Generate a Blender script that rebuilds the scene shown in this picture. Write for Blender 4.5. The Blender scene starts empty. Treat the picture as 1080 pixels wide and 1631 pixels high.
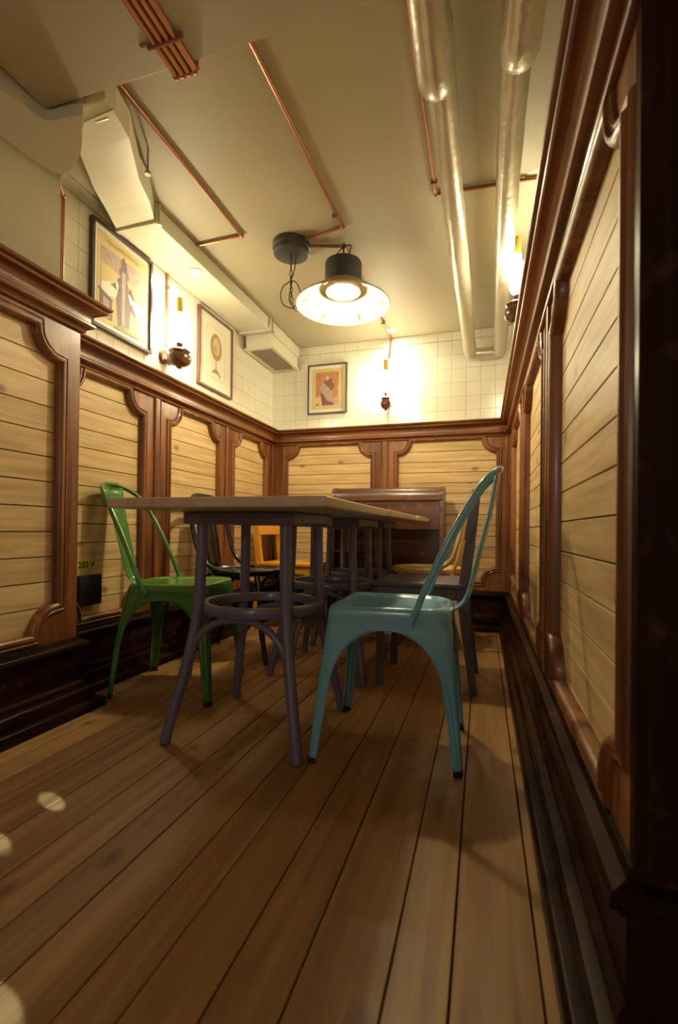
import bpy, bmesh, math, random
from math import sin, cos, pi, radians, sqrt
from mathutils import Vector, Matrix
from mathutils.geometry import tessellate_polygon
random.seed(7)
S = bpy.context.scene
C = S.collection

# ---------------------------------------------------------------- camera
yaw, pitch, roll = radians(17.0), radians(0.3), radians(0.65)
fwd = Vector((-sin(yaw)*cos(pitch), cos(yaw)*cos(pitch), sin(pitch)))
r0 = Vector((cos(yaw), sin(yaw), 0)); u0 = r0.cross(fwd)
rr = r0*cos(roll) + u0*sin(roll); uu = -r0*sin(roll) + u0*cos(roll)
cd = bpy.data.cameras.new('camera'); cam = bpy.data.objects.new('camera', cd); C.objects.link(cam)
cam.matrix_world = Matrix(((rr.x, uu.x, -fwd.x, 0), (rr.y, uu.y, -fwd.y, 0), (rr.z, uu.z, -fwd.z, 0.67), (0, 0, 0, 1)))
cd.sensor_fit = 'VERTICAL'; cd.sensor_height = 36.0; cd.lens = 750.0/1631*36
cd.shift_y = 25.0/1631; cd.clip_start = 0.02; cd.clip_end = 50
cd.dof.use_dof = True; cd.dof.focus_distance = 1.7; cd.dof.aperture_fstop = 4.0
S.camera = cam

# ---------------------------------------------------------------- world, exposure
w = bpy.data.worlds.new('world'); S.world = w; w.use_nodes = True
bg = w.node_tree.nodes['Background']; bg.inputs[0].default_value = (1.0, 0.72, 0.42, 1); bg.inputs[1].default_value = 0.04
S.view_settings.view_transform = 'Standard'; S.view_settings.look = 'None'
S.view_settings.exposure = 0.30; S.view_settings.gamma = 1.0; S.view_settings.use_curve_mapping = False
WARM = (1.0, 0.83, 0.56)
E_PENDANT, E_SCONCE, E_SPOT = 520.0, 112.0, 240.0

# ---------------------------------------------------------------- added lights out of view
def light(name, kind, loc, energy, color, size=0.1, target=None, **kw):
    d = bpy.data.lights.new(name, kind); d.energy = energy; d.color = color
    if kind == 'AREA': d.size = size
    elif kind != 'SUN': d.shadow_soft_size = size
    for k, v in kw.items(): setattr(d, k, v)
    o = bpy.data.objects.new(name, d); C.objects.link(o); o.location = loc
    if target is not None:
        o.rotation_euler = (Vector(target)-Vector(loc)).to_track_quat('-Z', 'Y').to_euler()
    return o
light('front_fill', 'POINT', (-0.35, -1.7, 1.20), 15.0, (1.0, 0.92, 0.82), 0.12)  # unseen fill added behind the camera to light the furniture fronts
# added narrow spots, daylight-coloured, that throw the bright patches on the boards
for x, y in ((-1.00, 0.90), (-0.975, 0.745), (-0.63, 0.492)):
    light('patch_spot', 'SPOT', (x+1.1, y-0.42, 0.45), 150.0, (0.62, 0.84, 1.0), 0.004, (x, y, 0),
          spot_size=radians(2.1), spot_blend=0.5)

# ---------------------------------------------------------------- materials
def mat(name, color, rough=0.5, metal=0.0, coat=0.0, emit=0.0, ecol=None, noise=0.0, nscale=8.0, bump=0.0, bscale=60.0, trans=0.0):
    m = bpy.data.materials.new(name); m.use_nodes = True; nt = m.node_tree; N = nt.nodes; L = nt.links
    b = N['Principled BSDF']
    b.inputs['Base Color'].default_value = (*color, 1); b.inputs['Roughness'].default_value = rough
    b.inputs['Metallic'].default_value = metal; b.inputs['Coat Weight'].default_value = coat
    b.inputs['Coat Roughness'].default_value = 0.12
    if trans: b.inputs['Transmission Weight'].default_value = trans
    if emit:
        b.inputs['Emission Color'].default_value = (*(ecol or color), 1); b.inputs['Emission Strength'].default_value = emit
    tc = N.new('ShaderNodeTexCoord')
    if noise:
        n = N.new('ShaderNodeTexNoise'); n.inputs['Scale'].default_value = nscale; n.inputs['Detail'].default_value = 5
        L.new(tc.outputs['Object'], n.inputs['Vector'])
        mx = N.new('ShaderNodeMix'); mx.data_type = 'RGBA'
        mx.inputs[6].default_value = (*[c*(1-noise) for c in color], 1); mx.inputs[7].default_value = (*[min(1, c*(1+noise)) for c in color], 1)
        L.new(n.outputs[0], mx.inputs[0]); L.new(mx.outputs[2], b.inputs['Base Color'])
    if bump:
        n2 = N.new('ShaderNodeTexNoise'); n2.inputs['Scale'].default_value = bscale; n2.inputs['Detail'].default_value = 4
        L.new(tc.outputs['Object'], n2.inputs['Vector'])
        bp = N.new('ShaderNodeBump'); bp.inputs['Strength'].default_value = bump; bp.inputs['Distance'].default_value = 0.004
        L.new(n2.outputs[0], bp.inputs['Height']); L.new(bp.outputs[0], b.inputs['Normal'])
    return m

def wood(name, dark, light_, axis=0, rough=0.5, coat=0.0, fine=9.0, knots=0.0, knotcol=(0.12, 0.05, 0.02), tone=0.12, kscale=7.0, bump=0.15, worn=0.0, nax=None, spec=0.5):
    """grain runs along local axis 0/1/2; each object gets its own offset and tone"""
    m = bpy.data.materials.new(name); m.use_nodes = True; nt = m.node_tree; N = nt.nodes; L = nt.links
    b = N['Principled BSDF']; b.inputs['Roughness'].default_value = rough; b.inputs['Coat Weight'].default_value = coat
    b.inputs['Coat Roughness'].default_value = 0.18; b.inputs['Specular IOR Level'].default_value = spec
    tc = N.new('ShaderNodeTexCoord'); oi = N.new('ShaderNodeObjectInfo')
    off = N.new('ShaderNodeVectorMath'); off.operation = 'MULTIPLY_ADD'
    cmb = N.new('ShaderNodeCombineXYZ')
    for i in range(3): L.new(oi.outputs['Random'], cmb.inputs[i])
    L.new(cmb.outputs[0], off.inputs[0]); off.inputs[1].default_value = (37.1, 51.7, 23.3); L.new(tc.outputs['Object'], off.inputs[2])
    sc = [fine]*3; sc[axis] = fine*0.06
    mp = N.new('ShaderNodeVectorMath'); mp.operation = 'MULTIPLY'; mp.inputs[1].default_value = sc
    L.new(off.outputs[0], mp.inputs[0])
    n = N.new('ShaderNodeTexNoise'); n.inputs['Scale'].default_value = 3.0; n.inputs['Detail'].default_value = 7; n.inputs['Distortion'].default_value = 0.6
    L.new(mp.outputs[0], n.inputs['Vector'])
    n3 = N.new('ShaderNodeTexNoise'); n3.inputs['Scale'].default_value = 2.3; n3.inputs['Detail'].default_value = 3
    L.new(off.outputs[0], n3.inputs['Vector'])
    rmp = N.new('ShaderNodeMapRange'); rmp.inputs[1].default_value = 0.33; rmp.inputs[2].default_value = 0.67
    L.new(n.outputs[0], rmp.inputs[0])
    mx = N.new('ShaderNodeMix'); mx.data_type = 'RGBA'; mx.inputs[6].default_value = (*dark, 1); mx.inputs[7].default_value = (*light_, 1)
    L.new(rmp.outputs[0], mx.inputs[0]); col = mx.outputs[2]
    # object tone and slow blotches
    t = N.new('ShaderNodeMath'); t.operation = 'MULTIPLY_ADD'; L.new(oi.outputs['Random'], t.inputs[0]); t.inputs[1].default_value = tone*2; t.inputs[2].default_value = 1-tone
    t2 = N.new('ShaderNodeMath'); t2.operation = 'MULTIPLY_ADD'; L.new(n3.outputs[0], t2.inputs[0]); t2.inputs[1].default_value = 0.5; t2.inputs[2].default_value = 0.75
    t3 = N.new('ShaderNodeMath'); t3.operation = 'MULTIPLY'; L.new(t.outputs[0], t3.inputs[0]); L.new(t2.outputs[0], t3.inputs[1])
    vm = N.new('ShaderNodeVectorMath'); vm.operation = 'SCALE'; L.new(col, vm.inputs[0]); L.new(t3.outputs[0], vm.inputs['Scale']); col = vm.outputs[0]
    if worn:
        nw = N.new('ShaderNodeTexNoise'); nw.inputs['Scale'].default_value = 26; nw.inputs['Detail'].default_value = 6
        L.new(off.outputs[0], nw.inputs['Vector'])
        rw = N.new('ShaderNodeMapRange'); rw.inputs[1].default_value = 0.60; rw.inputs[2].default_value = 0.75; rw.inputs[4].default_value = worn
        L.new(nw.outputs[0], rw.inputs[0])
        mw = N.new('ShaderNodeMix'); mw.data_type = 'RGBA'; mw.inputs[7].default_value = (0.42, 0.20, 0.09, 1)
        L.new(rw.outputs[0], mw.inputs[0]); L.new(col, mw.inputs[6]); col = mw.outputs[2]
    if knots:
        ks = [kscale]*3; ks[axis] = kscale*0.62
        if nax is not None: ks[nax] = 0.0
        km = N.new('ShaderNodeVectorMath'); km.operation = 'MULTIPLY'; km.inputs[1].default_value = ks; L.new(off.outputs[0], km.inputs[0])
        v = N.new('ShaderNodeTexVoronoi'); v.inputs['Scale'].default_value = 1.0; v.voronoi_dimensions = '2D'
        sx = N.new('ShaderNodeSeparateXYZ'); cx = N.new('ShaderNodeCombineXYZ'); L.new(km.outputs[0], sx.inputs[0])
        keep = [i for i in range(3) if i != (nax if nax is not None else (axis+1) % 3)]
        for j, i in enumerate(keep): L.new(sx.outputs[i], cx.inputs[j])
        L.new(cx.outputs[0], v.inputs['Vector'])
        sp = N.new('ShaderNodeSeparateColor'); L.new(v.outputs['Color'], sp.inputs[0])
        gt = N.new('ShaderNodeMath'); gt.operation = 'LESS_THAN'; L.new(sp.outputs[0], gt.inputs[0]); gt.inputs[1].default_value = knots
        kr = N.new('ShaderNodeMapRange'); kr.inputs[1].default_value = 0.16; kr.inputs[2].default_value = 0.05; L.new(v.outputs['Distance'], kr.inputs[0])
        kk = N.new('ShaderNodeMath'); kk.operation = 'MULTIPLY'; L.new(kr.outputs[0], kk.inputs[0]); L.new(gt.outputs[0], kk.inputs[1])
        k2 = N.new('ShaderNodeMath'); k2.operation = 'MULTIPLY'; L.new(kk.outputs[0], k2.inputs[0]); k2.inputs[1].default_value = 0.75
        mk = N.new('ShaderNodeMix'); mk.data_type = 'RGBA'; mk.inputs[7].default_value = (*knotcol, 1)
        L.new(k2.outputs[0], mk.inputs[0]); L.new(col, mk.inputs[6]); col = mk.outputs[2]
    L.new(col, b.inputs['Base Color'])
    if bump:
        bp = N.new('ShaderNodeBump'); bp.inputs['Strength'].default_value = bump; bp.inputs['Distance'].default_value = 0.002
        L.new(n.outputs[0], bp.inputs['Height']); L.new(bp.outputs[0], b.inputs['Normal'])
    return m

DK, LT = (0.110, 0.032, 0.008), (0.30, 0.105, 0.026)
M = {}
for ax, nm in ((0, 'x'), (1, 'y'), (2, 'z')):
    M['trim_'+nm] = wood('varnished_pine_'+nm, DK, LT, ax, 0.42, 0.22, knots=0.12, worn=0.35)
    M['base_'+nm] = wood('black_stained_pine_'+nm, (0.010, 0.004, 0.0022), (0.036, 0.013, 0.006), ax, 0.30, 0.0, worn=0.12, spec=0.06)
    M['pine_'+nm] = wood('pale_pine_'+nm, (0.52, 0.34, 0.145), (0.74, 0.53, 0.26), ax, 0.5, 0.1, fine=14, knots=(0.30 if ax == 0 else 0.13), knotcol=(0.20, 0.09, 0.03), kscale=8, tone=0.06, nax={0: 1, 1: 0, 2: 1}[ax])
M['floor'] = wood('floor_pine', (0.23, 0.115, 0.036), (0.385, 0.21, 0.073), 1, 0.5, 0.06, fine=11, knots=0.22, kscale=6.5, tone=0.10, bump=0.2, nax=2)
M['dark'] = mat('dark_gap', (0.02, 0.012, 0.008), 0.9)
M['plaster'] = mat('cream_plaster', (0.60, 0.55, 0.40), 0.65, noise=0.06, nscale=2.0, bump=0.15, bscale=14)
M['ceil'] = mat('ceiling_paint', (0.44, 0.39, 0.27), 0.55, noise=0.07, nscale=1.6, bump=0.12, bscale=9)
M['tile'] = mat('white_glazed_tile', (0.82, 0.79, 0.66), 0.22, coat=0.3)
M['grout'] = mat('tile_grout', (0.78, 0.75, 0.63), 0.6)
M['duct'] = mat('cream_painted_duct', (0.66, 0.63, 0.49), 0.38, coat=0.1)
M['pipe'] = mat('silvery_pipe_wrap', (0.56, 0.52, 0.42), 0.30, metal=0.35, noise=0.15, nscale=30, bump=0.5, bscale=38)
M['copper'] = mat('copper', (0.40, 0.17, 0.09), 0.36, metal=0.6, noise=0.2, nscale=20)
M['black'] = mat('charcoal_enamel', (0.045, 0.045, 0.05), 0.45)
M['cable'] = mat('black_cable', (0.02, 0.02, 0.02), 0.5)
M['enamel'] = mat('cream_enamel', (0.46, 0.39, 0.25), 0.35)
M['chrome'] = mat('steel', (0.6, 0.58, 0.52), 0.25, metal=0.9)
M['brass'] = mat('yellow_brass', (0.75, 0.52, 0.10), 0.3, metal=0.5)
M['turned'] = mat('turned_brown_wood', (0.13, 0.05, 0.02), 0.25, coat=0.6, noise=0.3, nscale=25)
M['bulb'] = mat('lit_bulb', (1, 0.9, 0.7), 0.4, emit=E_PENDANT, ecol=(1.0, 0.87, 0.54))
M['opal'] = mat('lit_opal_glass', (1, 0.95, 0.85), 0.3, emit=E_SCONCE, ecol=(1.0, 0.89, 0.58))
M['opal_dim'] = mat('lit_opal_globe', (1, 0.95, 0.85), 0.3, emit=E_SCONCE*0.42, ecol=(1.0, 0.89, 0.58))
M['spot'] = mat('lit_downlight', (1, 0.95, 0.8), 0.4, emit=E_SPOT, ecol=(1.0, 0.90, 0.66))
M['grey'] = mat('grey_violet_paint', (0.14, 0.125, 0.21), 0.38, coat=0.25, noise=0.12, nscale=12)
M['top'] = wood('table_top', (0.50, 0.38, 0.26), (0.60, 0.46, 0.32), 1, 0.4, 0.2, tone=0.03)
M['blue'] = mat('teal_blue_lacquer', (0.17, 0.42, 0.57), 0.22, coat=0.5, noise=0.1, nscale=10)
M['green'] = mat('green_lacquer', (0.05, 0.18, 0.027), 0.22, coat=0.5, noise=0.1, nscale=10)
M['blackw'] = mat('black_lacquer', (0.005, 0.005, 0.008), 0.25, coat=0.25)
M['yellow'] = mat('orange_yellow_paint', (0.72, 0.30, 0.02), 0.4, coat=0.1)
M['greyp'] = mat('dark_grey_violet_paint', (0.10, 0.085, 0.12), 0.42, coat=0.1)
M['cream'] = mat('cream_lacquer', (0.62, 0.42, 0.17), 0.35, coat=0.3)
M['rubber'] = mat('black_rubber', (0.01, 0.01, 0.01), 0.7)
M['cab_x'] = wood('old_walnut', (0.05, 0.019, 0.009), (0.145, 0.058, 0.026), 0, 0.35, 0.4, knots=0.0, worn=0.5)
M['frame'] = mat('dark_frame', (0.05, 0.025, 0.022), 0.35, coat=0.3)
M['frameb'] = mat('brown_frame', (0.13, 0.055, 0.04), 0.35, coat=0.3)
M['mount'] = mat('white_mount', (0.78, 0.76, 0.62), 0.6)
M['paper'] = mat('yellowed_paper', (0.66, 0.52, 0.24), 0.7, noise=0.12, nscale=9)
M['ink'] = mat('grey_ink', (0.22, 0.17, 0.16), 0.7, noise=0.4, nscale=60)
M['ink2'] = mat('mauve_ink', (0.47, 0.36, 0.29), 0.7, noise=0.3, nscale=40)
M['ink3'] = mat('rust_ink', (0.50, 0.22, 0.10), 0.7, noise=0.35, nscale=40)
M['ink4'] = mat('plum_ink', (0.25, 0.10, 0.10), 0.7, noise=0.4, nscale=60)
M['olive'] = mat('olive_ink', (0.36, 0.30, 0.12), 0.7, noise=0.3, nscale=60)
M['label'] = mat('yellow_label', (0.62, 0.50, 0.03), 0.5)
M['plastic'] = mat('black_plastic', (0.01, 0.01, 0.014), 0.35)

# ---------------------------------------------------------------- mesh helpers
def finish(name, bm, m, parent=None, smooth=35):
    bmesh.ops.recalc_face_normals(bm, faces=bm.faces)
    me = bpy.data.meshes.new(name); bm.to_mesh(me); bm.free()
    for x in (m if isinstance(m, (list, tuple)) else [m]): me.materials.append(x)
    if smooth:
        me.polygons.foreach_set('use_smooth', [True]*len(me.polygons)); me.set_sharp_from_angle(angle=radians(smooth))
    o = bpy.data.objects.new(name, me); C.objects.link(o)
    if parent: o.parent = parent
    return o
def box(bm, a, b, bev=0.0, seg=1):
    t = bmesh.new(); bmesh.ops.create_cube(t, size=1)
    for v in t.verts: v.co = Vector([(a[i]+b[i])/2+v.co[i]*(b[i]-a[i]) for i in range(3)])
    if bev: bmesh.ops.bevel(t, geom=t.edges[:], offset=bev, segments=seg, affect='EDGES', profile=0.6)
    merge(bm, t)
def merge(bm, t, mx=None):
    mp = {}
    for v in t.verts: mp[v] = bm.verts.new(mx @ v.co if mx else v.co)
    for f in t.faces:
        try: nf = bm.faces.new([mp[v] for v in f.verts]); nf.material_index = f.material_index
        except ValueError: pass
    t.free()
def cat(pts, k=6):
    P = [Vector(p) for p in pts]; out = []
    for i in range(len(P)-1):
        a = P[i-1] if i else P[0]*2-P[1]; b, c = P[i], P[i+1]; d = P[i+2] if i+2 < len(P) else P[-1]*2-P[-2]
        for j in range(k):
            t = j/k; out.append(0.5*((2*b)+(c-a)*t+(2*a-5*b+4*c-d)*t*t+(3*b-a-3*c+d)*t**3))
    out.append(P[-1]); return out
def tube(bm, path, r, n=10, closed=False, flat=None, caps=True):
    P = [Vector(p) for p in path]; m = len(P); rings = []; ref = None
    for i, p in enumerate(P):
        if closed: t = (P[(i+1) % m]-P[i-1]).normalized()
        else: t = (P[min(i+1, m-1)]-P[max(i-1, 0)]).normalized()
        if ref is None:
            ref = Vector((0, 0, 1)) if abs(t.z) < 0.9 else Vector((1, 0, 0))
        ref = (ref-t*ref.dot(t)).normalized(); bi = t.cross(ref)
        ra = r[i] if isinstance(r, (list, tuple)) else r; rb = ra*(flat or 1)
        rings.append([bm.verts.new(p+ref*ra*cos(2*pi*k/n)+bi*rb*sin(2*pi*k/n)) for k in range(n)])
    for i in range(m if closed else m-1):
        a, b = rings[i], rings[(i+1) % m]
        for k in range(n): bm.faces.new((a[k], a[(k+1) % n], b[(k+1) % n], b[k]))
    if caps and not closed: bm.faces.new(rings[0][::-1]); bm.faces.new(rings[-1])
def lathe(bm, prof, n=24, loc=(0, 0, 0), sc=1.0):
    lx = Vector(loc); rings = []
    for r, z in prof:
        if r < 1e-5: rings.append([bm.verts.new(lx+Vector((0, 0, z*sc)))])
        else: rings.append([bm.verts.new(lx+Vector((r*sc*cos(2*pi*k/n), r*sc*sin(2*pi*k/n), z*sc))) for k in range(n)])
    for a, b in zip(rings, rings[1:]):
        for k in range(n):
            k2 = (k+1) % n
            if len(a) == 1 and len(b) == 1: continue
            if len(a) == 1: bm.faces.new((a[0], b[k2], b[k]))
            elif len(b) == 1: bm.faces.new((a[k], a[k2], b[0]))
            else: bm.faces.new((a[k], a[k2], b[k2], b[k]))
def prism(bm, poly, fn, t0, t1):
    """poly: 2-D outline; fn(u,v,t)->Vector; extruded from t0 to t1 (numbers, or functions of (u,v))"""
    f0 = t0 if callable(t0) else (lambda u, v: t0); f1 = t1 if callable(t1) else (lambda u, v: t1)
    a = [bm.verts.new(fn(u, v, f0(u, v))) for u, v in poly]; b = [bm.verts.new(fn(u, v, f1(u, v))) for u, v in poly]
    k = len(poly)
    for i in range(k): bm.faces.new((a[i], a[(i+1) % k], b[(i+1) % k], b[i]))
    for tri in tessellate_polygon([[Vector((u, v, 0)) for u, v in poly]]):
        bm.faces.new([a[i] for i in tri]); bm.faces.new([b[i] for i in tri][::-1])
def tag(o, label=None, cat_=None, group=None, kind=None):
    if label: o['label'] = label
    if cat_: o['category'] = cat_
    if group: o['group'] = group
    if kind: o['kind'] = kind
    return o
def thing(name, label, cat_, loc=(0, 0, 0), rz=0, group=None):
    o = bpy.data.objects.new(name, None); C.objects.link(o); o.location = loc; o.rotation_euler = (0, 0, rz); o.empty_display_size = 0.1
    return tag(o, label, cat_, group)
def struct(name, bm, m, **k):
    return tag(finish(name, bm, m, **k), kind='structure')
def dup(root, loc, rz, label=None):
    r = root.copy(); C.objects.link(r); r.location = loc; r.rotation_euler = (0, 0, rz)
    if label: r['label'] = label
    for ch in list(root.children):
        c = ch.copy(); C.objects.link(c); c.parent = r
        for g in ch.children:
            d = g.copy(); C.objects.link(d); d.parent = c
    return r

# ---------------------------------------------------------------- room shell
ZC = 2.08                      # ceiling
XL, XLN, YB, XR = -1.57, -1.43, 3.37, 0.18     # panelling faces: left far, left near, back, right
YN, YR = 1.38, 0.655            # end of the near left section, end of the right section
bm = bmesh.new(); box(bm, (-2.2, -2.6, -0.08), (1.3, 3.6, -0.03)); floor = struct('floor', bm, M['dark'], smooth=0)
edges = [1.20, 1.08, 0.96, 0.84, 0.72, 0.60, 0.48, 0.34, 0.225, 0.09, -0.04, -0.13, -0.26, -0.365, -0.47, -0.555, -0.67, -0.76, -0.87, -0.99, -1.10, -1.21, -1.315, -1.42, -1.53, -1.64]
for i in range(len(edges)-1):
    g = 0.0011 if i % 3 else 0.0018
    bm = bmesh.new(); hw = (edges[i]-edges[i+1])/2-g; dz = random.uniform(-0.0012, 0)
    box(bm, (-hw, -2.95, -0.024), (hw, 2.95, dz), 0.0018, 1)
    p = finish('plank', bm, M['floor'], floor, 0); p.location = ((edges[i]+edges[i+1])/2, 0.5, 0)
bm = bmesh.new(); box(bm, (-2.2, -2.6, ZC), (1.3, 3.6, ZC+0.1)); ceiling = struct('ceiling', bm, M['ceil'], smooth=0)
bm = bmesh.new(); box(bm, (-1.175, -2.6, 1.83), (1.3, 1.005, ZC-0.001), 0.006, 2); struct('ceiling_beam', bm, M['ceil'])
wl = bmesh.new(); box(wl, (-1.80, YN-0.03, -0.03), (-1.608, 3.60, ZC)); box(wl, (-1.80, -2.6, -0.03), (-1.50, YN-0.031, ZC)); wall_left = struct('wall_left', wl, M['plaster'], smooth=0)
wb = bmesh.new(); box(wb, (-1.80, 3.408, -0.03), (0.6, 3.6, ZC)); wall_back = struct('wall_back', wb, M['plaster'], smooth=0)
wr = bmesh.new(); box(wr, (0.225, YR+0.04, -0.03), (0.45, 3.6, ZC)); wall_right = struct('wall_right', wr, M['plaster'], smooth=0)
bm = bmesh.new(); box(bm, (1.15, -2.6, -0.03), (1.3, YR+0.3, ZC)); struct('wall_side', bm, M['plaster'], smooth=0)
bm = bmesh.new(); box(bm, (-2.0, -2.6, -0.03), (1.3, -2.45, ZC)); struct('wall_front', bm, M['plaster'], smooth=0)
bm = bmesh.new(); box(bm, (0.22, YR+0.0, -0.03), (1.15, YR+0.1, ZC), 0.002); struct('wall_return', bm, M['trim_z'], smooth=0)

# wall tiles
tb = bmesh.new(); box(tb, (-0.0488, -0.004, -0.0488), (0.0488, 0.004, 0.0488), 0.0012, 1)
tile0 = finish('tile', tb, M['tile'], wall_back, 0); first = True
tb = bmesh.new(); box(tb, (-1.61, 3.4035, 1.35), (0.23, 3.4085, ZC)); finish('grout_bed', tb, M['grout'], wall_back, 0)
tb = bmesh.new(); box(tb, (-1.6085, YN-0.03, 1.35), (-1.6045, 3.41, ZC)); finish('grout_bed', tb, M['grout'], wall_left, 0)
for i in range(19):
    for j in range(7):
        x, z = -1.55+0.0985*i, 1.472+0.0985*j
        o = tile0 if first else tile0.copy()
        if not first: C.objects.link(o)
        first = False
        o.location = (x, 3.4005+random.uniform(-.0006, .0006), z); o.rotation_euler = (random.uniform(-.004, .004), 0, random.uniform(-.006, .006))
        if z > 2.03-0.001: o.scale = (1, 1, 0.6); o.location.z = ZC-0.031
for i in range(20):
    for j in range(7):
        y, z = 3.347-0.0985*i, 1.472+0.0985*j
        o = tile0.copy(); C.objects.link(o); o.parent = wall_left
        o.location = (-1.6005+random.uniform(-.0006, .0006), y, z); o.rotation_euler = (0, random.uniform(-.004, .004), pi/2+random.uniform(-.006, .006))
        if z > 2.03-0.001: o.scale = (1, 1, 0.6); o.location.z = ZC-0.031

# ---------------------------------------------------------------- panelling
R = 0.097
def scallop(u0_, u1_, v0_, v1_, r=R, k=9):
    pts = []
    for cu, cv, a0 in ((u0_, v0_, 90), (u1_, v0_, 180), (u1_, v1_, 270), (u0_, v1_, 0)):
        for i in range(k+1):
            a = radians(a0-90*i/k); pts.append((cu+r*cos(a), cv+r*sin(a)))
    return pts
def offset_loop(pts, d):
    out = []; n = len(pts)
    for i in range(n):
        p0, p1, p2 = Vector(pts[i-1]), Vector(pts[i]), Vector(pts[(i+1) % n])
        e1, e2 = (p1-p0).normalized(), (p2-p1).normalized()
        n1, n2 = Vector((e1.y, -e1.x)), Vector((e2.y, -e2.x)); b = (n1+n2)
        b = b/max(0.5, (1+n1.dot(n2))); out.append(p1+b*d)
    return out
MOULD = [(-0.004, -0.020), (-0.004, 0.000), (0.000, 0.008), (0.006, 0.013), (0.012, 0.013), (0.016, 0.007), (0.020, 0.006), (0.025, 0.009), (0.030, 0.006), (0.032, -0.001)]
def panelling(parent, fn, a, b, z0, z1, openings, pitch_, battens, pax, grain):
    """fn(u, z, d) -> world; openings [(u0,u1,v0,v1)]"""
    # frame boards, one per bay, cut out to the scalloped opening
    cuts = [a]+[(openings[i][1]+openings[i+1][0])/2 for i in range(len(openings)-1)]+[b]
    for i, (p0, p1, q0, q1) in enumerate(openings):
        outer = [(cuts[i]+.0006, z0), (cuts[i+1]-.0006, z0), (cuts[i+1]-.0006, z1), (cuts[i]+.0006, z1)]; inner = scallop(p0, p1, q0, q1)
        bm = bmesh.new(); allp = outer+inner
        F = [bm.verts.new(fn(u, v, 0.0)) for u, v in allp]; B = [bm.verts.new(fn(u, v, -0.018)) for u, v in allp]
        for tri in tessellate_polygon([[Vector((u, v, 0)) for u, v in outer], [Vector((u, v, 0)) for u, v in inner[::-1]]]):
            idx = [t if t < 4 else 4+(len(inner)-1-(t-4)) for t in tri]
            bm.faces.new([F[t] for t in idx]); bm.faces.new([B[t] for t in idx][::-1])
        for lo, n in ((0, 4), (4, len(inner))):
            for k in range(n):
                s, t = lo+k, lo+(k+1) % n; bm.faces.new((F[s], F[t], B[t], B[s]))
        finish('panel_frame', bm, M['trim_z'], parent, 0)
        # moulding round the opening
        bm = bmesh.new(); rings = []
        for d, h in MOULD: rings.append([bm.verts.new(fn(p.x, p.y, h)) for p in offset_loop(inner, d)])
        n = len(inner)
        for r1, r2 in zip(rings, rings[1:]):
            for k in range(n): bm.faces.new((r1[k], r1[(k+1) % n], r2[(k+1) % n], r2[k]))
        finish('moulding', bm, M['trim_z'], parent, 40)
        # planks
        bm = bmesh.new(); prism(bm, [(p0-.03, q0-.03), (p1+.03, q0-.03), (p1+.03, q1+.03), (p0-.03, q1+.03)], fn, -0.0355, -0.034); finish('backing_board', bm, M['dark'], parent, 0)
        z = q1+0.02-random.uniform(0, 0.02)
        while z > q0-0.01:
            zb = max(z-pitch_, q0-0.02); bm = bmesh.new(); hw = (p1-p0)/2+0.025; hz = (z-zb)/2-0.0017
            c = fn((p0+p1)/2, (z+zb)/2, -0.0265); half = [0, 0, 0]
            half = [abs(x) for x in (fn((p0+p1)/2+hw, (z+zb)/2+hz, -0.0195)-c)]
            half[0] = max(half[0], 0.0065); half[1] = max(half[1], 0.0065)
            box(bm, [-h for h in half], half, 0.0007, 1)
            o = finish('plank', bm, M['pine_'+pax], parent, 0); o.location = c; z = zb
    for u, w_ in battens:
        bm = bmesh.new(); h = 0.008
        pr = [(u-w_/2, -.001), (u-w_/2, h), (u-w_/2+.004, h+.002), (u-w_/2+.007, h-.003), (u-w_/2+.010, h), (u+w_/2-.010, h), (u+w_/2-.007, h-.003), (u+w_/2-.004, h+.002), (u+w_/2, h), (u+w_/2, -.001)]
        prism(bm, pr, lambda p, q, t: fn(p, t, q), z0+0.001, z1-0.001); finish('batten', bm, M['trim_z'], parent, 0)
fL = lambda u, z, d: Vector((XL+d, u, z)); fN = lambda u, z, d: Vector((XLN+d, u, z))
fB = lambda u, z, d: Vector((u, YB-d, z)); fR = lambda u, z, d: Vector((XR-d, u, z))
panelling(wall_left, fL, 1.36, YB, 0.25, 1.34, [(1.44, 1.885, .30, 1.305), (2.095, 2.57, .30, 1.305), (2.755, 3.225, .30, 1.305)], 0.079, [(1.99, .045), (2.665, .045), (3.33, .03)], 'y', 'z')
panelling(wall_left, fN, -1.0, YN, 0.26, 1.41, [(-.5, .29, .305, 1.345), (.50, 1.295, .305, 1.345)], 0.087, [(.395, .05)], 'y', 'z')
panelling(wall_back, fB, XL, XR, 0.25, 1.34, [(-1.457, -.79, .33, 1.31), (-.592, .087, .33, 1.31)], 0.0745, [(-.69, .055), (.16, .03)], 'x', 'z')
panelling(wall_right, fR, .667, YB, 0.25, 1.34, [(.703, 1.39, .30, 1.305), (1.575, 2.27, .30, 1.305), (2.455, 3.17, .30, 1.305)], 0.078, [(1.485, .05), (2.362, .045), (3.30, .03)], 'y', 'z')

bm = bmesh.new(); box(bm, (.177, .642, 0.0), (.232, .666, 1.34), .002); finish('end_board', bm, M['base_z'], wall_right)  # covers the plank ends; near-black colour carries the shade on this wall end
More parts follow.
